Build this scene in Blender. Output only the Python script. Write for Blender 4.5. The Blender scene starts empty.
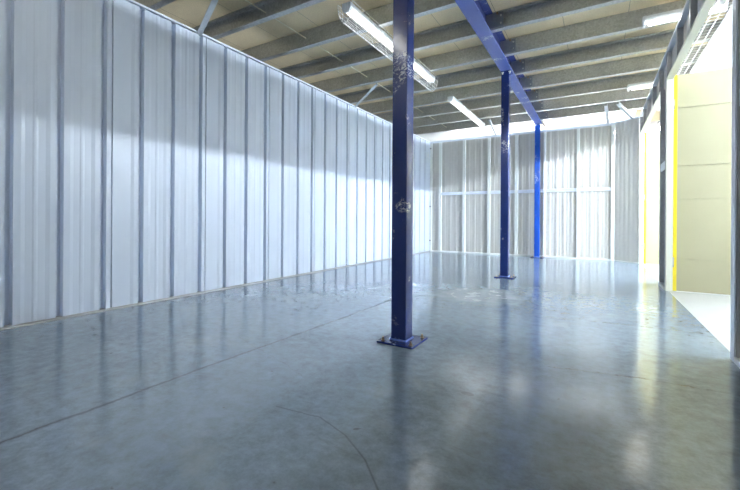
import bpy, bmesh, math, random
from mathutils import Vector, Matrix
random.seed(7)
scn = bpy.context.scene
col = scn.collection

# ------------------------------------------------------------------ materials
def mat(name):
    m = bpy.data.materials.new(name); m.use_nodes = True
    nt = m.node_tree
    return m, nt, nt.nodes['Principled BSDF']

def link(nt, a, b): nt.links.new(a, b)

def noise(nt, scale, detail=3, rough=.5, vec=None, dist=0):
    n = nt.nodes.new('ShaderNodeTexNoise')
    n.inputs['Scale'].default_value = scale; n.inputs['Detail'].default_value = detail
    n.inputs['Roughness'].default_value = rough; n.inputs['Distortion'].default_value = dist
    if vec is not None: link(nt, vec, n.inputs['Vector'])
    return n

def ramp(nt, fac, stops):
    r = nt.nodes.new('ShaderNodeValToRGB'); cr = r.color_ramp
    while len(cr.elements) < len(stops): cr.elements.new(.5)
    for e, (p, c) in zip(cr.elements, stops):
        e.position = p; e.color = (c, c, c, 1) if not hasattr(c, '__len__') else (*c, 1)
    link(nt, fac, r.inputs['Fac']); return r

def coords(nt, scale=(1, 1, 1)):
    t = nt.nodes.new('ShaderNodeTexCoord')
    mp = nt.nodes.new('ShaderNodeMapping'); mp.inputs['Scale'].default_value = scale
    link(nt, t.outputs['Object'], mp.inputs['Vector']); return mp.outputs['Vector']

def bump(nt, h, strength, dist, bs):
    b = nt.nodes.new('ShaderNodeBump'); b.inputs['Strength'].default_value = strength
    b.inputs['Distance'].default_value = dist
    link(nt, h, b.inputs['Height']); link(nt, b.outputs['Normal'], bs.inputs['Normal']); return b

def math_n(nt, op, a, b=None, clamp=False):
    n = nt.nodes.new('ShaderNodeMath'); n.operation = op; n.use_clamp = clamp
    for i, v in enumerate((a, b)):
        if v is None: continue
        if isinstance(v, (int, float)): n.inputs[i].default_value = v
        else: link(nt, v, n.inputs[i])
    return n.outputs[0]

def mixc(nt, fac, a, b):
    n = nt.nodes.new('ShaderNodeMix'); n.data_type = 'RGBA'
    for s, v in ((n.inputs[0], fac), (n.inputs[6], a), (n.inputs[7], b)):
        if isinstance(v, (int, float)): s.default_value = v
        elif isinstance(v, tuple): s.default_value = (*v, 1)
        else: link(nt, v, s)
    return n.outputs[2]

def simple(name, c, rough=.5, metal=0, var=.06, scale=6, stretch=(1, 1, 1), bmp=0, spec=.5):
    m, nt, bs = mat(name)
    v = coords(nt, stretch); n = noise(nt, scale, 4, .6, v)
    r = ramp(nt, n.outputs['Fac'], [(.3, tuple(x*(1-var) for x in c)), (.7, tuple(min(1, x*(1+var)) for x in c))])
    link(nt, r.outputs['Color'], bs.inputs['Base Color'])
    rr = ramp(nt, n.outputs['Fac'], [(.3, max(0, rough-.06)), (.7, min(1, rough+.06))])
    link(nt, rr.outputs['Color'], bs.inputs['Roughness'])
    bs.inputs['Metallic'].default_value = metal
    bs.inputs['Specular IOR Level'].default_value = spec
    if bmp: bump(nt, n.outputs['Fac'], bmp, .01, bs)
    return m

def galv(name, c, rough=.45, metal=.55, var=.22, scale=60):
    m, nt, bs = mat(name)
    v = coords(nt)
    vo = nt.nodes.new('ShaderNodeTexVoronoi'); vo.inputs['Scale'].default_value = scale; link(nt, v, vo.inputs['Vector'])
    n = noise(nt, 5, 4, .6, v)
    f = math_n(nt, 'ADD', math_n(nt, 'MULTIPLY', vo.outputs['Color'], .5), math_n(nt, 'MULTIPLY', n.outputs['Fac'], .5))
    r = ramp(nt, f, [(.2, tuple(x*(1-var) for x in c)), (.8, tuple(min(1, x*(1+var)) for x in c))])
    link(nt, r.outputs['Color'], bs.inputs['Base Color'])
    bs.inputs['Roughness'].default_value = rough; bs.inputs['Metallic'].default_value = metal
    return m

def emit(name, c, s):
    m, nt, bs = mat(name)
    bs.inputs['Base Color'].default_value = (.8, .8, .8, 1)
    bs.inputs['Emission Color'].default_value = (*c, 1); bs.inputs['Emission Strength'].default_value = s
    return m

M = {}
M['panel'] = simple('white_panel', (.62, .685, .79), .36, 0, .03, 3, (1, 1, .25))
M['panel_back'] = simple('beige_panel', (.565, .55, .515), .42, 0, .04, 3, (1, 1, .25))
M['frame_white'] = simple('white_frame', (.82, .84, .82), .4, 0, .03, 4)
M['track'] = simple('pale_track', (.72, .77, .84), .35, .2, .05, 5)
M['galv'] = galv('galvanised', (.50, .51, .51), .38, .8)
M['galv_light'] = galv('galvanised_light', (.62, .66, .70), .4, .45, .08, 40)
M['galv_dark'] = galv('galvanised_cleat', (.30, .33, .37), .4, .6, .12, 40)
M['stud'] = galv('stud_grey', (.42, .42, .43), .45, .4, .1, 40)
M['bulk'] = simple('white_soffit', (.66, .67, .68), .6, 0, .02, 2)
M['cream'] = simple('cream_board', (.37, .345, .215), .5, 0, .03, 1.5)
M['cream_frame'] = simple('cream_frame', (.66, .66, .55), .45, 0, .03, 3)
M['yellow'] = simple('yellow_edge', (.72, .57, .01), .4, 0, .03, 6)
M['hinge'] = simple('steel_hinge', (.45, .45, .45), .35, .8, .1, 20)
M['brass'] = simple('brass_bolt', (.42, .30, .16), .4, .7, .25, 60)
M['bolt'] = simple('zinc_bolt', (.75, .75, .73), .3, .7, .1, 60)
M['weld'] = simple('weld_paint', (.12, .2, .55), .35, 0, .3, 50)
M['lamp_body'] = simple('lamp_body', (.78, .80, .82), .4, 0, .02, 5)
M['wire'] = simple('guard_wire', (.85, .86, .86), .3, .4, .04, 30)
M['rod'] = simple('pale_rod', (.80, .76, .60), .5, 0, .05, 10)
M['lens'] = emit('lamp_lens', (1, .97, .9), .7)
M['lens_dim'] = emit('lamp_lens_dim', (1, .99, .95), .3)
M['lens_far'] = emit('lamp_lens_far', (1, .96, .86), 2.2)
M['tube'] = emit('lamp_tube', (.80, .9, 1), 112)
M['tube_near'] = emit('lamp_tube_near', (.80, .9, 1), 62)
M['lens_fill'] = emit('lamp_lens_fill', (.95, .96, .95), 4.5)  # glow of the added fill batten behind the viewpoint
M['tube_back'] = emit('lamp_tube_back', (.93, .95, 1), 13)

# blue paint with scuffs
m, nt, bs = mat('blue_paint'); M['blue'] = m
v = coords(nt)
n1 = noise(nt, 3, 3, .5, v)
base = ramp(nt, n1.outputs['Fac'], [(.3, (.012, .028, .14)), (.7, (.018, .038, .19))])
vs = coords(nt, (1, 1, 1))
n2 = noise(nt, 26, 6, .7, coords(nt, (1, 1, 1.6)), 1.5)
n3 = noise(nt, 5.0, 2, .5, vs)
sz = nt.nodes.new('ShaderNodeSeparateXYZ'); link(nt, vs, sz.inputs[0])
band = math_n(nt, 'SUBTRACT', 1, math_n(nt, 'MULTIPLY', math_n(nt, 'ABSOLUTE', math_n(nt, 'SUBTRACT', sz.outputs['Z'], 1.68)), 4.0), True)
sc_ = math_n(nt, 'MULTIPLY', ramp(nt, n2.outputs['Fac'], [(.51, 0), (.58, 1)]).outputs['Color'],
             ramp(nt, math_n(nt, 'ADD', n3.outputs['Fac'], math_n(nt, 'MULTIPLY', band, .14)), [(.62, 0), (.68, 1)]).outputs['Color'])
n4 = noise(nt, 90, 2, .5, vs)
sp = ramp(nt, n4.outputs['Fac'], [(.735, 0), (.76, 1)])
fac = math_n(nt, 'MAXIMUM', math_n(nt, 'MULTIPLY', sc_, .7), math_n(nt, 'MULTIPLY', sp.outputs['Color'], .6), True)
link(nt, mixc(nt, fac, base.outputs['Color'], (.55, .62, .72)), bs.inputs['Base Color'])
link(nt, ramp(nt, n1.outputs['Fac'], [(.3, .14), (.7, .22)]).outputs['Color'], bs.inputs['Roughness'])
m2 = m.copy(); M['blue_beam'] = m2  # paler copy of the blue, floor reflection put into its colour
for nd in m2.node_tree.nodes:
    if nd.type == 'VALTORGB' and abs(nd.color_ramp.elements[0].color[2]-.14) < 1e-3:
        nd.color_ramp.elements[0].color = (.085, .11, .33, 1); nd.color_ramp.elements[1].color = (.10, .13, .38, 1)

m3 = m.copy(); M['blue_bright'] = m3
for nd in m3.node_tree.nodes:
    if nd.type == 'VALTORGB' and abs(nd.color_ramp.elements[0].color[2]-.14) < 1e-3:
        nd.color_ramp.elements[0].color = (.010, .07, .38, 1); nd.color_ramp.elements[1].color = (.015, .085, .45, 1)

# chipboard deck
m, nt, bs = mat('chipboard'); M['deck'] = m
v = coords(nt)
n1 = noise(nt, 120, 4, .7, v); n2 = noise(nt, 1.6, 3, .5, v)
r1 = ramp(nt, n1.outputs['Fac'], [(.25, (.64, .52, .325)), (.75, (.86, .72, .48))])
r2 = ramp(nt, n2.outputs['Fac'], [(.3, .86), (.7, 1.08)])
mul = nt.nodes.new('ShaderNodeMix'); mul.data_type = 'RGBA'; mul.blend_type = 'MULTIPLY'; mul.inputs[0].default_value = 1
link(nt, r1.outputs['Color'], mul.inputs[6]); link(nt, r2.outputs['Color'], mul.inputs[7])
sx = nt.nodes.new('ShaderNodeSeparateXYZ'); link(nt, v, sx.inputs[0])
fr = math_n(nt, 'FRACT', math_n(nt, 'MULTIPLY', math_n(nt, 'ADD', sx.outputs['X'], 20.13), 1/.6))
seam = math_n(nt, 'LESS_THAN', fr, .008)
link(nt, mixc(nt, math_n(nt, 'MULTIPLY', seam, .65), mul.outputs[2], (.06, .05, .04)), bs.inputs['Base Color'])
bs.inputs['Roughness'].default_value = .75

# painted concrete floor
m, nt, bs = mat('grey_floor_paint'); M['floor'] = m
v = coords(nt); sx = nt.nodes.new('ShaderNodeSeparateXYZ'); link(nt, v, sx.inputs[0])
X, Y = sx.outputs['X'], sx.outputs['Y']
big = noise(nt, .9, 5, .6, v); mid = noise(nt, 7, 6, .65, v); fine = noise(nt, 45, 4, .6, v)
b0 = ramp(nt, big.outputs['Fac'], [(.3, (.150, .20, .255)), (.7, (.21, .265, .325))])
mm = ramp(nt, noise(nt, 16, 8, .75, v).outputs['Fac'], [(.3, .70), (.7, 1.28)])
mul = nt.nodes.new('ShaderNodeMix'); mul.data_type = 'RGBA'; mul.blend_type = 'MULTIPLY'; mul.inputs[0].default_value = 1
link(nt, b0.outputs['Color'], mul.inputs[6]); link(nt, mm.outputs['Color'], mul.inputs[7])
colr = mul.outputs[2]
wob = noise(nt, 3, 4, .6, v); wobf = math_n(nt, 'SUBTRACT', wob.outputs['Fac'], .5)
wob2 = noise(nt, 30, 3, .6, v); wob2f = math_n(nt, 'SUBTRACT', wob2.outputs['Fac'], .5)
def segdist(pts, wig=.03, wig2=.012):
    """distance from the floor point to a polyline"""
    px = math_n(nt, 'ADD', X, math_n(nt, 'ADD', math_n(nt, 'MULTIPLY', wobf, wig), math_n(nt, 'MULTIPLY', wob2f, wig2)))
    py = math_n(nt, 'ADD', Y, math_n(nt, 'ADD', math_n(nt, 'MULTIPLY', wobf, -wig), math_n(nt, 'MULTIPLY', wob2f, -wig2)))
    best = None
    for (ax, ay), (bx, by) in zip(pts[:-1], pts[1:]):
        dx, dy = bx-ax, by-ay; L = dx*dx+dy*dy
        ux = math_n(nt, 'SUBTRACT', px, ax); uy = math_n(nt, 'SUBTRACT', py, ay)
        t = math_n(nt, 'ADD', math_n(nt, 'MULTIPLY', ux, dx/L), math_n(nt, 'MULTIPLY', uy, dy/L), True)
        ex = math_n(nt, 'SUBTRACT', ux, math_n(nt, 'MULTIPLY', t, dx)); ey = math_n(nt, 'SUBTRACT', uy, math_n(nt, 'MULTIPLY', t, dy))
        d = math_n(nt, 'SQRT', math_n(nt, 'ADD', math_n(nt, 'MULTIPLY', ex, ex), math_n(nt, 'MULTIPLY', ey, ey)))
        best = d if best is None else math_n(nt, 'MINIMUM', best, d)
    return best
def line(d, w):  # 1 on the line, 0 beyond w
    return math_n(nt, 'SUBTRACT', 1, math_n(nt, 'DIVIDE', d, w), True)
seam = line(segdist([(-1.70, -1), (-1.70, 1.2), (-1.665, 2.2), (-1.655, 3.1), (-1.62, 3.6)], .05, .02), .014)
crack = line(segdist([(-1.10, 1.13), (-.90, 1.155), (-.75, 1.104), (-.618, 1.022), (-.50, .91), (-.44, .78)], .02, .01), .005)
c1 = line(segdist([(-.25, 2.15), (.0, 2.2), (.181, 2.237), (.537, 2.246), (.64, 2.24)], .06, .04), .010)
c2 = line(segdist([(-.45, 3.27), (-.1, 3.30), (.269, 3.346), (.62, 3.356)], .06, .04), .009)
c3 = line(segdist([(-2.2, 1.75), (-1.2, 1.42)], .1, .06), .006)
brk = ramp(nt, noise(nt, 6, 3, .6, v).outputs['Fac'], [(.40, 0), (.55, 1)]).outputs['Color']
dk = math_n(nt, 'MAXIMUM', math_n(nt, 'MAXIMUM', seam, math_n(nt, 'MULTIPLY', crack, .8)),
            math_n(nt, 'MULTIPLY', brk, math_n(nt, 'MAXIMUM', c1, math_n(nt, 'MAXIMUM', c2, math_n(nt, 'MULTIPLY', c3, .5)))), True)
colr = mixc(nt, math_n(nt, 'MULTIPLY', dk, .75), colr, (.045, .05, .055))
# worn light patches, small dark pits
wl = ramp(nt, noise(nt, 2.2, 6, .65, v, .4).outputs['Fac'], [(.56, 0), (.70, 1)]).outputs['Color']
colr = mixc(nt, math_n(nt, 'MULTIPLY', wl, .4), colr, (.33, .36, .37))
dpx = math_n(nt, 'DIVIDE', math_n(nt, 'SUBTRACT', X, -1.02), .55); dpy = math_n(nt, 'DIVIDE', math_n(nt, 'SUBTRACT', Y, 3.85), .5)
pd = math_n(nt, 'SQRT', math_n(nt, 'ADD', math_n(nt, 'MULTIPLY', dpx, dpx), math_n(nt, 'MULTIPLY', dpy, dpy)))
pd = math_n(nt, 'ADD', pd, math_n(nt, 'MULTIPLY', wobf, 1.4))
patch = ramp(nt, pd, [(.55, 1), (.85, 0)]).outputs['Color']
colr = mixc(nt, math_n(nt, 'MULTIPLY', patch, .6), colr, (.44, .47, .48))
sp = ramp(nt, noise(nt, 17, 2, .5, v).outputs['Fac'], [(.735, 0), (.765, 1)]).outputs['Color']
dpx = math_n(nt, 'DIVIDE', math_n(nt, 'SUBTRACT', X, -.475), .030); dpy = math_n(nt, 'DIVIDE', math_n(nt, 'SUBTRACT', Y, 1.64), .016)
sd = math_n(nt, 'ADD', math_n(nt, 'MULTIPLY', dpx, dpx), math_n(nt, 'MULTIPLY', dpy, dpy))
spot = math_n(nt, 'LESS_THAN', math_n(nt, 'ADD', sd, math_n(nt, 'MULTIPLY', wob2f, 1.5)), 1)
sp = math_n(nt, 'MAXIMUM', sp, math_n(nt, 'MULTIPLY', spot, .6))
colr = mixc(nt, math_n(nt, 'MULTIPLY', sp, .7), colr, (.06, .065, .07))
scf = ramp(nt, noise(nt, 5, 6, .7, coords(nt, (.7, 2.2, 1)), .5).outputs['Fac'], [(.60, 0), (.70, 1)]).outputs['Color']
colr = mixc(nt, math_n(nt, 'MULTIPLY', scf, .4), colr, (.10, .115, .13))
link(nt, colr, bs.inputs['Base Color'])
rg = ramp(nt, mid.outputs['Fac'], [(.3, .10), (.7, .18)])
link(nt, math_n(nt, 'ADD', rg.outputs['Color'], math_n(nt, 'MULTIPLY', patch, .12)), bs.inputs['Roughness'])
bs.inputs['IOR'].default_value = 2.15
rip = noise(nt, 16, 2, .4, coords(nt, (1, .8, 1)), .3)
rip2 = noise(nt, 52, 2, .5, v, .2)
hgt = math_n(nt, 'ADD', math_n(nt, 'ADD', math_n(nt, 'MULTIPLY', rip.outputs['Fac'], .5), math_n(nt, 'MULTIPLY', rip2.outputs['Fac'], .22)),
             math_n(nt, 'ADD', math_n(nt, 'MULTIPLY', mid.outputs['Fac'], .35), math_n(nt, 'MULTIPLY', dk, -.5)))
bump(nt, hgt, .17, .010, bs)
link(nt, math_n(nt, 'SUBTRACT', .5, math_n(nt, 'MULTIPLY', math_n(nt, 'MAXIMUM', dk, sp), .42)), bs.inputs['Specular IOR Level'])
M['corr_floor'] = simple('bare_concrete', (.44, .44, .41), .45, 0, .08, 5)
M['dark'] = simple('dark_sheet', (.25, .26, .28), .6, 0, .05, 3)

# ------------------------------------------------------------------ mesh builder
class MB:
    def __init__(s): s.bm = bmesh.new()
    def box(s, x0, x1, y0, y1, z0, z1, mi=0):
        vs = [s.bm.verts.new((x, y, z)) for x in (x0, x1) for y in (y0, y1) for z in (z0, z1)]
        for f in ((0, 1, 3, 2), (4, 6, 7, 5), (0, 4, 5, 1), (2, 3, 7, 6), (0, 2, 6, 4), (1, 5, 7, 3)):
            s.bm.faces.new([vs[i] for i in f]).material_index = mi
        return s
    def prism(s, pts, axis, a0, a1, mi=0):
        """closed 2D outline swept along an axis: X -> (y,z), Y -> (x,z), Z -> (x,y)"""
        def P(p, a): return {'X': (a, p[0], p[1]), 'Y': (p[0], a, p[1]), 'Z': (p[0], p[1], a)}[axis]
        A = [s.bm.verts.new(P(p, a0)) for p in pts]; B = [s.bm.verts.new(P(p, a1)) for p in pts]
        n = len(pts)
        for i in range(n):
            s.bm.faces.new((A[i], A[(i+1) % n], B[(i+1) % n], B[i])).material_index = mi
        s.bm.faces.new(A[::-1]).material_index = mi; s.bm.faces.new(B).material_index = mi
        return s
    def tube(s, p0, p1, r, seg=8, mi=0, r2=None):
        p0, p1 = Vector(p0), Vector(p1); d = (p1-p0).normalized()
        a = d.orthogonal().normalized(); b = d.cross(a); r2 = r if r2 is None else r2
        c = [(math.cos(2*math.pi*i/seg), math.sin(2*math.pi*i/seg)) for i in range(seg)]
        A = [s.bm.verts.new(p0+r*(x*a+y*b)) for x, y in c]; B = [s.bm.verts.new(p1+r2*(x*a+y*b)) for x, y in c]
        for i in range(seg):
            f = s.bm.faces.new((A[i], A[(i+1) % seg], B[(i+1) % seg], B[i])); f.material_index = mi; f.smooth = seg > 6
        s.bm.faces.new(A[::-1]).material_index = mi; s.bm.faces.new(B).material_index = mi
        return s
    def path(s, pts, r, seg=5):
        for a, b in zip(pts[:-1], pts[1:]): s.tube(a, b, r, seg)
        return s
    def build(s, name, mats, parent=None, bevel=0):
        bmesh.ops.recalc_face_normals(s.bm, faces=s.bm.faces)
        me = bpy.data.meshes.new(name); s.bm.to_mesh(me); s.bm.free()
        for m_ in (mats if isinstance(mats, (list, tuple)) else [mats]): me.materials.append(m_)
        o = bpy.data.objects.new(name, me); col.objects.link(o)
        if parent is not None:
            o.parent = parent
            # children are modelled in world space; keep them there
            o.matrix_parent_inverse = parent.matrix_basis.inverted()
        if bevel:
            b = o.modifiers.new('bevel', 'BEVEL'); b.width = bevel; b.segments = 2; b.limit_method = 'ANGLE'
        return o

def empty(name, loc):
    o = bpy.data.objects.new(name, None); col.objects.link(o); o.location = loc; o.empty_display_size = .1
    return o
def tag(o, label, cat, group=None):
    o['label'] = label; o['category'] = cat
    if group: o['group'] = group
    return o
def struct(o, label=None):
    o['kind'] = 'structure'
    if label: o['label'] = label
    return o

# ------------------------------------------------------------------ setting
XL, XR, YB, H = -3.41, .64, 8.53, 2.60
YF = -1.3
MB_ = MB
struct(MB().box(-3.46, .665, YF, YB+.12, -.12, 0).build('floor', M['floor']), 'grey painted glossy concrete floor')
struct(MB().box(.665, 3.0, YF, 10.4, -.12, -.001).build('floor_corridor', M['corr_floor']), 'bare pale concrete floor beyond the openings')
struct(MB().box(-4.9, .665, YB+.12, 10.4, -.12, -.001).build('floor_passage', M['corr_floor']), 'bare concrete floor behind the back partition')
DECK = 2.936
struct(MB().box(-4.9, 3.0, YF, 10.5, DECK, DECK+.03).build('ceiling', M['deck']), 'tan chipboard mezzanine decking')

# ---- left wall: cladding panels with grooves
wl_ = struct(MB().box(-3.475, -3.462, YF, YB+.05, 0, H-.02).build('wall_left', M['panel']), 'white ribbed steel partition')
P_ = .869
def left_profile(y0, y1, joint):
    """front outline (y, offset) of one panel"""
    pts = [(y0, 0)]
    for c in (.233, .519, .807):
        c += joint
        seq = [(c-.085, -.005), (c-.060, 0), (c-.022, 0), (c-.018, -.046), (c+.018, -.046), (c+.022, 0), (c+.062, 0), (c+.086, -.005)]
        m0 = c+.125
        seq += [(m0, -.005), (m0+.010, -.0025), (m0+.022, -.0025), (m0+.034, -.005)]
        pts += seq
    pts = [(y, o) for y, o in pts if y0 <= y < y1-.016]
    pts = [pts[0]] + [p for p in pts[1:] if p[0] > y0+.004]
    pts += [(y1-.012, 0), (y1, 0)]
    return pts
j = 1.615-3*P_
while j < YB:
    y0, y1 = max(j+.005, YF), min(j+P_-.005, YB)
    pr = left_profile(y0, y1, j)
    out = [(XL+o, y) for y, o in pr] + [(XL-.051, y1), (XL-.051, y0)]
    MB().prism(out, 'Z', .017, H-.025).build('panel', M['panel'], wl_)
    j += P_
# top capping channel and floor track
cap = MB().prism([(XL-.07, H-.03), (XL-.07, H), (XL+.012, H), (XL+.012, H-.018), (XL+.006, H-.018), (XL+.006, H-.006), (XL-.06, H-.006), (XL-.06, H-.03)], 'Y', YF, YB)
cap.build('cap_rail', M['track'], wl_)
struct(MB().prism([(XL-.05, 0), (XL+.022, 0), (XL+.022, .005), (XL+.003, .007), (XL+.003, .016), (XL-.05, .016)], 'Y', YF, YB).build('baseboard_left', M['stud']), 'pale metal floor track under the white wall')

# ---- back wall, seen from its framed side
wb = struct(MB().box(-3.46, .26, YB+.075, YB+.085, 0, H).build('wall_back', M['panel_back']), 'framed steel partition with beige ribbed panels')
def ribs(a0, a1, depth=.022, pitch=.135, start=.03):
    pts = [(a0, 0)]; p = a0+start
    while p+.075 < a1:
        pts += [(p, 0), (p+.020, depth*.38), (p+.048, depth*.38), (p+.068, 0), (p+.090, 0), (p+.096, .0025), (p+.104, .0025), (p+.110, 0)]
        p += pitch
    pts = [q for q in pts if q[0] < a1-.005]
    return pts+[(a1, 0)]
studs = [(-3.41, -3.37), (-3.19, -3.13), (-2.625, -2.565), (-2.07, -2.015), (-1.50, -1.44), (-.945, -.905), (-.345, -.30), (.225, .28)]
for (a, b), (c, d) in zip(studs[:-1], studs[1:]):
    pr = ribs(b+.002, c-.002)
    MB().prism([(x, YB+.05-o) for x, o in pr]+[(c-.002, YB+.074), (b+.002, YB+.074)], 'Z', .03, H-.03).build('panel', M['panel_back'], wb)
    if b > -3.3:
        MB().box(b, c, YB+.004, YB+.022, 1.325, 1.392).build('mid_rail', M['track'], wb, .003)
for a, b in studs:
    MB().prism([(a, YB), (b, YB), (b, YB+.074), (b-.012, YB+.074), (b-.012, YB+.01), (a, YB+.01)], 'Z', .03, H-.03).build('stud', M['frame_white'], wb)
MB().prism([(YB-.004, H-.045), (YB-.004, H), (YB+.09, H), (YB+.09, H-.03), (YB+.006, H-.03), (YB+.006, H-.045)], 'X', -3.46, .285).build('cap_rail', M['track'], wb)
struct(MB().prism([(YB-.006, 0), (YB-.006, .03), (YB+.08, .03), (YB+.08, 0)], 'X', -3.40, .285).build('baseboard_back', M['frame_white']), 'white floor track under the back wall')
# three fixing brackets in the corner
for z in (2.42, 1.05, .25):
    MB().box(XL+.001, XL+.035, YB-.03, YB-.002, z, z+.03).build('corner_bracket', M['stud'], wb)

# ---- slanting panel between back wall and far opening
A, B = Vector((.283, YB+.0)), Vector((.628, 8.25))
dv = (B-A); Ld = dv.length; dv.normalize(); nv = Vector((dv.y, -dv.x))  # towards the room
if nv.y > 0: nv = -nv
def dpt(t, o): p = A+dv*t+nv*o; return (p.x, p.y)
pr = ribs(0.0, Ld, .012, .085, .01)
wd = struct(MB().prism([dpt(t, o) for t, o in pr]+[dpt(Ld, -.03), dpt(0, -.03)], 'Z', .02, H-.02).build('wall_corner', M['panel_back']), 'slanting grey ribbed panel in the far corner')
MB().prism([dpt(-.0, .012), dpt(Ld, .012), dpt(Ld, -.04), dpt(0, -.04)], 'Z', H-.02, H+.003).build('cap_rail', M['track'], wd)
struct(MB().prism([dpt(0, .006), dpt(Ld, .006), dpt(Ld, -.035), dpt(0, -.035)], 'Z', 0, .02).build('baseboard_corner', M['frame_white']), 'white floor track under slanting panel')

# ---- right wall: near section, header, pier between the openings, far jamb
XO = .70
Y1, Y2, Y3, Y4 = 2.80, 5.19, 5.70, 8.22
HB = 2.28
wr = struct(MB().box(XO-.012, XO, YF, Y1-.01, 0, H-.01).build('wall_right', M['panel_back']), 'framed steel partition with two wide openings')
def rpanel(y0, y1, z0, z1):
    pr = ribs(y0, y1, .012, .135, .03)
    MB().prism([(XO-.013-o, y) for y, o in pr]+[(XO-.013, y1), (XO-.013, y0)] if False else [(XO-.014-o, y) for y, o in pr]+[(XO-.0125, y1), (XO-.0125, y0)], 'Z', z0, z1).build('panel', M['panel_back'], wr)
rpanel(YF, Y1-.01, .02, H-.02)
MB().box(XO-.012, XO, Y1-.01, Y4+.02, HB+.02, H-.01).build('header_sheet', M['panel_back'], wr)
rpanel(Y1, Y4, HB+.02, H-.02)
MB().box(XO-.012, XO, Y2+.05, Y3-.01, 0, HB+.02).build('pier_sheet', M['panel_back'], wr)
rpanel(Y2+.05, Y3-.02, .02, HB+.02)
def cstud(y, z0, z1, w=.05, name='stud', flip=False):
    a, b = y, y+w
    MB().prism([(XR, a), (XR, b), (XO-.013, b), (XO-.013, b-.006), (XR+.006, b-.006), (XR+.006, a+.006), (XO-.013, a+.006), (XO-.013, a)], 'Z', z0, z1).build(name, M['stud'], wr)
for y in (3.38, 3.98, 4.57, 5.17, 5.78, 6.40, 7.04, 7.62, 8.17): cstud(y, HB+.02, H-.03)
cstud(Y2+.04, .03, HB+.02, .05); cstud(Y3-.06, .03, HB+.02, .06)
MB().box(XR+.002, XR+.014, Y2+.06, Y3-.04, 1.33, 1.42).build('mid_rail', M['track'], wr)
cstud(Y1-.065, .03, H-.03, .065)
for y in (-.6, .2, 1.0, 1.8): cstud(y, .03, H-.03)
MB().box(XR+.002, XR+.014, YF, Y1-.07, 1.36, 1.45).build('mid_rail', M['track'], wr)
MB().prism([(XR-.006, H-.03), (XR-.006, H), (XO+.01, H), (XO+.01, H-.03), (XO, H-.03), (XO, H-.01), (XR+.004, H-.01), (XR+.004, H-.03)], 'Y', YF, Y4+.02).build('cap_rail', M['track'], wr)
# door frames: head and jambs
for y0, y1 in ((Y1, Y2), (Y3, Y4)):
    MB().box(XR-.002, XO, y0, y1, HB, HB+.022).build('head_frame', M['cream_frame'], wr, .002)
MB().box(XR, XO, Y2-.004, Y2+.038, 0, HB).build('jamb', M['cream_frame'], wr, .002)
MB().box(XR-.002, XO+.002, Y4-.02, Y4+.03, 0, HB+.02).build('jamb', M['frame_white'], wr, .002)
MB().box(XR+.006, XO, Y1-.0, Y1+.012, 0, HB).build('jamb', M['track'], wr, .002)
MB().box(XR-.009, XR-.001, Y1-.055, Y1+.012, 0, HB+.02).build('jamb', M['track'], wr, .002)
MB().box(XR+.01, XO, Y3-.0, Y3+.012, 0, HB).build('jamb', M['track'], wr, .002)
for y0, y1, nm in ((YF, Y1-.01, 'baseboard_right'), (Y2+.04, Y3-.01, 'baseboard_pier')):
    struct(MB().box(XR-.008, XO, y0, y1, 0, .03).build(nm, M['frame_white']), 'white floor track under framed partition')
for z in (1.455, .22):
    MB().tube((XR-.003, Y1-.04, z), (XR+.001, Y1-.04, z), .006, 8).build('screw', M['hinge'], wr)

# ---- near end wall behind the viewpoint
struct(MB().box(-3.46, XO, YF-.05, YF, 0, H).build('wall_front', M['panel']), 'plain white partition closing the room')

# ---- corridor beyond the openings
XC, ZS = 2.95, 2.70
struct(MB().box(XC, XC+.05, YF, 10.4, 0, DECK).build('wall_corridor', M['bulk']), 'white wall across the corridor')
struct(MB().box(1.055, XC, YF, 10.4, ZS, ZS+.045).build('ceiling_corridor', M['bulk']), 'white corridor soffit beside the wire mesh')
struct(MB().box(-4.9, XC, 10.35, 10.4, 0, DECK).build('wall_passage', M['bulk']), 'white wall behind the back partition')
struct(MB().box(-4.85, -1.105, 8.335, 10.34, 2.752, 2.757).box(-.95, .60, 8.335, 10.34, 2.752, 2.757).box(-1.105, -.95, 9.02, 10.34, 2.752, 2.757).build('ceiling_passage', M['frame_white']), 'bright white soffit over the back partition')
struct(MB().box(-4.95, -4.9, YF, 10.4, 0, DECK).build('wall_neighbour', M['dark']), 'dark sheet wall of the neighbouring unit')

# ---- open doors
def door(name, y, w, seams):
    bm = MB()
    z0, z1 = .006, 2.318
    x0, x1 = XO+.005, XO+.005+w
    # core, with cladding boards whose lower edges step over the next one
    bm.box(x0+.004, x1, y+.012, y+.045, z0, z1)
    zs = [z0+.004]+seams+[z1]
    for k, (a, b) in enumerate(zip(zs[:-1], zs[1:])):
        bm.prism([(y+.0135, a+.002), (y+.001, a+.002), (y+.007, b-.001), (y+.0135, b-.001)], 'X', x0+.030, x1-.004)
    d = bm.build(name, M['cream'])
    MB().box(x0, x0+.030, y-.003, y+.047, z0, z1+.004).build('edge_strip', M['yellow'], d, .002)
    for z in (2.004, 1.16, .313) if y > 6 else (2.004, .313):
        h = MB(); h.box(XO-.040, XO+.006, y-.012, y-.006, z-.05, z+.05)
        h.tube((XO+.004, y-.010, z-.052), (XO+.004, y-.010, z+.052), .008, 10)
        for q in (-.03, 0, .03): h.tube((XO-.022, y-.014, z+q), (XO-.022, y-.011, z+q), .005, 8)
        h.build('hinge', M['hinge'], d)
    MB().box(x0+.03, x1, y-.002, y+.045, 0, .006).build('bottom_seal', M['frame_white'], d)
    return struct(d)
d1 = door('door_1', 5.203, 1.12, [.348, .99, 1.343, 1.96]); d1['label'] = 'cream boarded door with yellow edge, standing open by the pier'
d2 = door('door_2', 8.205, 1.12, [.348, 1.08, 1.94]); d2['label'] = 'overlit open door with thin yellow edge by slanting panel'

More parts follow.
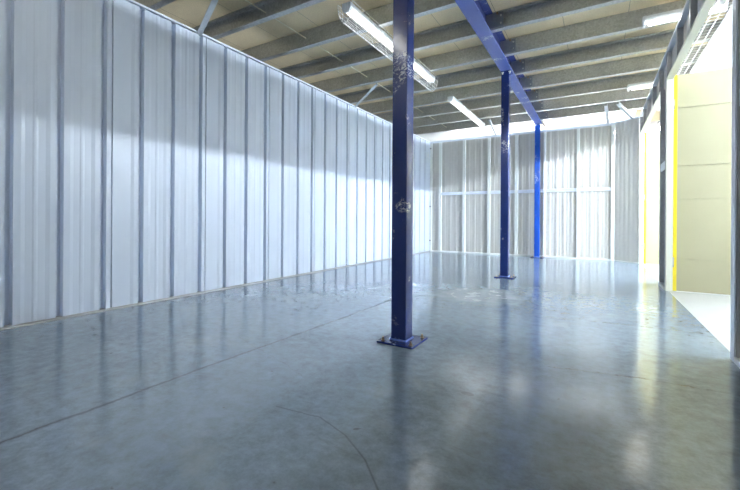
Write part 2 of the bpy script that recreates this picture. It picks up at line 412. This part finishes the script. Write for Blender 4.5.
# ---- wire mesh over the corridor
mb = MB(); x0, x1 = XO+.005, 1.055
nx = 5
for i in range(nx+1):
    x = x0+.004+(x1-x0-.01)*i/nx
    mb.tube((x, 2.0, ZS), (x, 8.4, ZS), .0032, 5)
y = 2.0
while y <= 8.41:
    mb.tube((x0, y, ZS+.0035), (x1, y, ZS+.0035), .003, 5); y += .078
tag(mb.build('mesh_panel', M['wire']), 'pale wire mesh strip overhead between door header and white soffit', 'wire mesh')

# ------------------------------------------------------------------ joists
ORD = ['nearest the back wall', 'second from the back wall', 'third from the back wall', 'fourth from the back wall', 'fifth from the back wall',
       'sixth from the back wall', 'seventh from the back wall', 'eighth from the back wall', 'ninth from the back wall', 'tenth from the back wall']
ZJ, ZT, FW, T = 2.75, 2.934, .065, .004
def joist_outline(y, open_front):
    """C outline in (y, z); y is the near face"""
    a, b, lip = y, y+FW, .016
    if open_front:
        return [(b, ZJ), (b, ZT), (a, ZT), (a, ZT-lip), (a+T, ZT-lip), (a+T, ZT-T), (b-T, ZT-T), (b-T, ZJ+T), (a+T, ZJ+T), (a+T, ZJ+lip), (a, ZJ+lip), (a, ZJ)]
    return [(a, ZJ), (a, ZT), (b, ZT), (b, ZT-lip), (b-T, ZT-lip), (b-T, ZT-T), (a+T, ZT-T), (a+T, ZJ+T), (b-T, ZJ+T), (b-T, ZJ+lip), (b, ZJ+lip), (b, ZJ)]
JY = [2.735-.69+.69*k for k in range(10)]   # near faces
for k, y in enumerate(JY):
    op = k % 2 == 1
    r = 9-k
    for side, (xa, xb) in (('wall', (-4.85, -1.036)), ('door', (-1.018, 2.9))):
        if side == 'door' and k < 2: continue
        bm = MB().prism(joist_outline(y, op), 'X', xa, xb)
        o = bm.build('floor_joist', [M['galv']])
        place = 'between white ribbed wall and blue beam' if side == 'wall' else 'between blue beam and door wall'
        tag(o, f'galvanised steel floor joist {place}, {ORD[r]}', 'joist', 'joists under the chipboard deck')
        yb = y
        if side == 'door':
            # bolt heads where the joist meets its cleat
            ys = y-.006
            for z in (2.80, 2.88): MB().tube((-.87, ys+.005, z), (-.87, ys-.010, z), .010, 6).build('bolt', M['bolt'], o)

# ------------------------------------------------------------------ beam
beam = empty('steel_beam', (-1.027, 5, 2.70))
tag(beam, 'long blue steel beam carried on the three blue columns', 'beam')
BX0, BX1, BY0, BY1 = -1.10, -.955, 1.9, 9.0
MB().box(BX0, BX1, BY0, BY1, 2.70, 2.712).build('bottom_flange', M['blue_beam'], beam, .002)
MB().box(-1.032, -1.023, BY0, BY1, 2.712, 2.922).build('web', M['blue_beam'], beam)
MB().box(BX0, BX1, BY0, BY1, 2.922, 2.9335).build('top_flange', M['blue_beam'], beam)
for y in JY[2:]:
    c = MB().box(-1.0225, -.845, y-.007, y-.001, 2.768, 2.918).build('cleat', M['galv_dark'], beam)
    MB().tube((-.905, y-.002, 2.905), (-.905, y-.026, 2.905), .011, 6).build('bolt', M['brass'], c)

# ------------------------------------------------------------------ columns
def column(name, x, y, label, paint):
    c = empty(name, (x, y, 0)); tag(c, label, 'column', 'blue columns under the beam')
    s = .05
    MB().box(x-s, x+s, y-s, y+s, .012, 2.688).build('shaft', paint, c, .005)
    p = MB().box(x-.112, x+.128, y-.12, y+.11, 0, .012).build('base_plate', M['blue'], c, .002)
    w = MB()
    w.prism([(x-s-.007, .012), (x-s, .021), (x+s, .021), (x+s+.007, .012)], 'Y', y-s-.006, y+s+.006)
    w.prism([(y-s-.007, .012), (y-s, .021), (y+s, .021), (y+s+.007, .012)], 'X', x-s-.006, x+s+.006)
    w.build('weld_bead', M['weld'], c)
    for dx, dy in ((-.085, -.085), (.1, -.085), (-.085, .085), (.1, .085)):
        b = MB(); b.tube((x+dx, y+dy, .012), (x+dx, y+dy, .015), .012, 12); b.tube((x+dx, y+dy, .015), (x+dx, y+dy, .024), .0085, 6); b.tube((x+dx, y+dy, .024), (x+dx, y+dy, .034), .005, 8)
        b.build('bolt', M['brass'], p)
    cp = MB().box(x-.055, x+.085, y-.075, y+.075, 2.688, 2.6995).build('cap_plate', M['blue'], c)
    for dx in (-.03, .06):
        b = MB(); b.tube((x+dx, y-.062, 2.688), (x+dx, y-.062, 2.662), .011, 6); b.tube((x+dx, y-.062, 2.688), (x+dx, y-.062, 2.684), .016, 12); b.build('bolt', M['bolt'], cp)
    return c
column('steel_column', -1.04, 2.15, 'largest blue steel column, scuffed, standing alone in the open floor', M['blue'])
column('steel_column', -1.045, 5.26, 'middle blue steel column of the three, dark navy with pale scuffs', M['blue'])
column('steel_column', -1.045, 8.42, 'bright blue steel column close to the beige ribbed back wall', M['blue_bright'])

# ------------------------------------------------------------------ braces from wall tops to joists
def brace(p0, p1, label, w=.020):
    p0, p1 = Vector(p0), Vector(p1); d = (p1-p0).normalized()
    side = d.cross(Vector((0, 0, 1))); side = side.normalized() if side.length > .05 else Vector((1, 0, 0))
    up = side.cross(d).normalized()
    bm = MB()
    prof = [(-w, -w), (w, -w), (w, -w+.005), (-w+.005, -w+.005), (-w+.005, w), (-w, w)]
    A_ = [bm.bm.verts.new(p0+side*a+up*b) for a, b in prof]; B_ = [bm.bm.verts.new(p1+side*a+up*b) for a, b in prof]
    for i in range(6): bm.bm.faces.new((A_[i], A_[(i+1) % 6], B_[(i+1) % 6], B_[i]))
    bm.bm.faces.new(A_[::-1]); bm.bm.faces.new(B_)
    tag(bm.build('brace', M['galv_light']), label, 'brace', 'steel braces tying the partitions to the joists')
brace((-3.42, 2.403, 2.595), (-2.66, 2.182, 2.932), 'pale steel brace rising from white ribbed wall top near the closest joist', .026)
brace((-3.42, 5.25, 2.60), (-2.83, 4.93, 2.765), 'pale steel brace on the white ribbed wall top, halfway along', .022)
brace((.17, 8.54, 2.60), (.12, 7.69, 2.745), 'short upright steel brace over the back wall end stud', .024)
brace((.54, 8.30, 2.602), (.286, 7.69, 2.745), 'slanting steel brace over the slanting corner panel', .024)
brace((-1.893, 8.54, 2.60), (-1.845, 7.69, 2.745), 'thin steel brace over back wall, just beyond the far ceiling light', .020)

# rod running through the joist webs
rod = MB().tube((-2.9, 2.3, 2.84), (-2.93, 8.3, 2.84), .0055, 8)
tag(rod.build('tie_rod', M['rod']), 'thin pale rod threaded through the joists above white wall', 'rod')

# ------------------------------------------------------------------ batten lights
def batten(x0, y0, x1, y1, zt, label, lens, guard, w=.09):
    """batten between two points, hung under zt"""
    a, b = Vector((x0, y0, 0)), Vector((x1, y1, 0)); L = (b-a).length; ang = math.atan2((b-a).y, (b-a).x)
    root = empty('batten_ceiling_light', (x0, y0, zt)); root.rotation_euler = (0, 0, ang)
    tag(root, label, 'ceiling light', 'batten lights under the joists')
    bpy.context.view_layer.update()
    def put(mbd, name, mt, bev=0, par=None):
        mtx = Matrix.Translation((x0, y0, zt)) @ Matrix.Rotation(ang, 4, 'Z')
        o = mbd.build(name, mt, None, bev); o.parent = par or root
        return o
    h = w/2
    put(MB().prism([(-h, 0), (-h, -.028), (-h*.72, -.050), (h*.72, -.050), (h, -.028), (h, 0)], 'X', .012, L-.012), 'body', M['lamp_body'])
    l = MB()
    for s_ in (-1, 1):
        l.tube((.05, s_*h*.55, -.066), (L/2-.03, s_*h*.55, -.066), .008, 10); l.tube((L/2+.03, s_*h*.55, -.066), (L-.05, s_*h*.55, -.066), .008, 10)
    put(l, 'tube', lens)
    for xx in (0, L-.022): put(MB().prism([(-h-.004, .0), (-h-.004, -.05), (-h*.6, -.088), (h*.6, -.088), (h+.004, -.05), (h+.004, 0)], 'X', xx, xx+.022), 'end_cap', M['lamp_body'], .003)
    put(MB().box(L/2-.022, L/2+.022, -h*.9, h*.9, -.078, -.048), 'lamp_holder', M['lamp_body'], .003)
    if guard:
        g = MB(); R0 = w*.9; n = 11
        arc = [(R0*math.cos(math.pi*i/(n-1)), -.012-.185*math.sin(math.pi*i/(n-1))) for i in range(n)]
        for (yy, zz) in arc: g.tube((-.02, yy, zz), (L+.02, yy, zz), .0024, 5)
        k = 0; nst = int(L/.1)
        for k in range(nst+1):
            xx = -.02+(L+.04)*k/nst
            if k % 3 == 0 or k in (0, nst): g.path([(xx, yy, zz) for yy, zz in arc], .0024, 4)
        # basket ends
        for xx in (-.02, L+.02):
            for (yy, zz) in arc[2:7]: g.tube((xx, yy, zz), (xx, yy, -.012), .002, 4)
        put(g, 'wire_guard', M['wire'])
    return root
batten(-2.0, 2.92, -2.0, 5.05, 2.75, 'white twin tube batten light in wire guard, passing behind the largest blue column', M['lens'], True)
batten(-2.05, 5.98, -2.05, 8.02, 2.75, 'white unguarded batten light near the back wall, running along the room', M['lens_dim'], False)
batten(.375, 4.62, 1.0, 4.62, 2.75, 'short visible end of a cross batten light crossing over nearer door header', M['lens_far'], False)
batten(.375, 6.77, 1.0, 6.77, 2.75, 'faint end of a cross batten light over the farther door header', M['lens_far'], False)
batten(-1.9, -1.0, -1.9, 1.0, 2.75, 'added unseen fill batten behind the viewpoint, closest to the plain end wall', M['lens_fill'], False)  # added out of view to lift the room's ambient light
def strip_light(x0, y0, x1, y1, zt, label, tube):
    root = empty('strip_ceiling_light', (x0, y0, zt)); tag(root, label, 'ceiling light')
    d = (Vector((x1, y1, 0))-Vector((x0, y0, 0))).normalized(); p = Vector((-d.y, d.x, 0))
    a, b = Vector((x0, y0, zt)), Vector((x1, y1, zt))
    bm = MB()
    pts = [(a, -.05), (a, .05), (b, .05), (b, -.05)]
    lo = [bm.bm.verts.new(q+p*s_+Vector((0, 0, -.03))) for q, s_ in pts]; hi = [bm.bm.verts.new(q+p*s_) for q, s_ in pts]
    bm.bm.faces.new(lo); bm.bm.faces.new(hi[::-1])
    for i in range(4): bm.bm.faces.new((lo[i], lo[(i+1) % 4], hi[(i+1) % 4], hi[i]))
    bm.build('body', M['lamp_body'], root)
    MB().tube(a+d*.03+Vector((0, 0, -.06)), b-d*.03+Vector((0, 0, -.06)), .02, 12).build('tube', tube, root)
    for q in (a+d*.015, b-d*.015): MB().box(q.x-.015, q.x+.015, q.y-.015, q.y+.015, zt-.085, zt-.03).build('lamp_holder', M['lamp_body'], root)
strip_light(2.45, 2.75, 2.45, 4.3, 2.70, 'bright strip light under corridor soffit in front of the cream door', M['tube_near'])
strip_light(2.45, 5.45, 2.45, 8.1, 2.70, 'bright strip light under corridor soffit behind the cream door', M['tube'])
strip_light(-3.2, 9.35, -.9, 9.35, 2.62, 'strip light behind back wall by the white ribbed wall', M['tube_back'])
strip_light(-.6, 9.35, 1.7, 9.35, 2.62, 'strip light behind back wall by the slanting panel', M['tube_back'])

# ------------------------------------------------------------------ world, camera, view
w = bpy.data.worlds.new('World'); scn.world = w; w.use_nodes = True
bg = w.node_tree.nodes['Background']; bg.inputs[0].default_value = (.8, .9, 1, 1); bg.inputs[1].default_value = .15
TH, S, F = math.atan(227/383), .0063, 383.
cam = bpy.data.cameras.new('camera'); co = bpy.data.objects.new('camera', cam); col.objects.link(co)
cam.sensor_width = 36; cam.lens = F*36/740; cam.shift_y = (219.5-245)/740; cam.clip_start = .02
co.matrix_world = Matrix.Translation((0, 0, .75)) @ Matrix.Rotation(TH, 4, 'Z') @ Matrix.Rotation(math.pi/2, 4, 'X') @ Matrix.Rotation(S, 4, 'Z')
scn.camera = co
scn.view_settings.view_transform = 'Standard'; scn.view_settings.look = 'None'
scn.view_settings.gamma = 1; scn.view_settings.use_curve_mapping = False
scn.view_settings.exposure = 3.2
scn.cycles.use_denoising = True
scn.cycles.max_bounces = 16; scn.cycles.diffuse_bounces = 10; scn.cycles.glossy_bounces = 8
scn.cycles.sample_clamp_indirect = 8
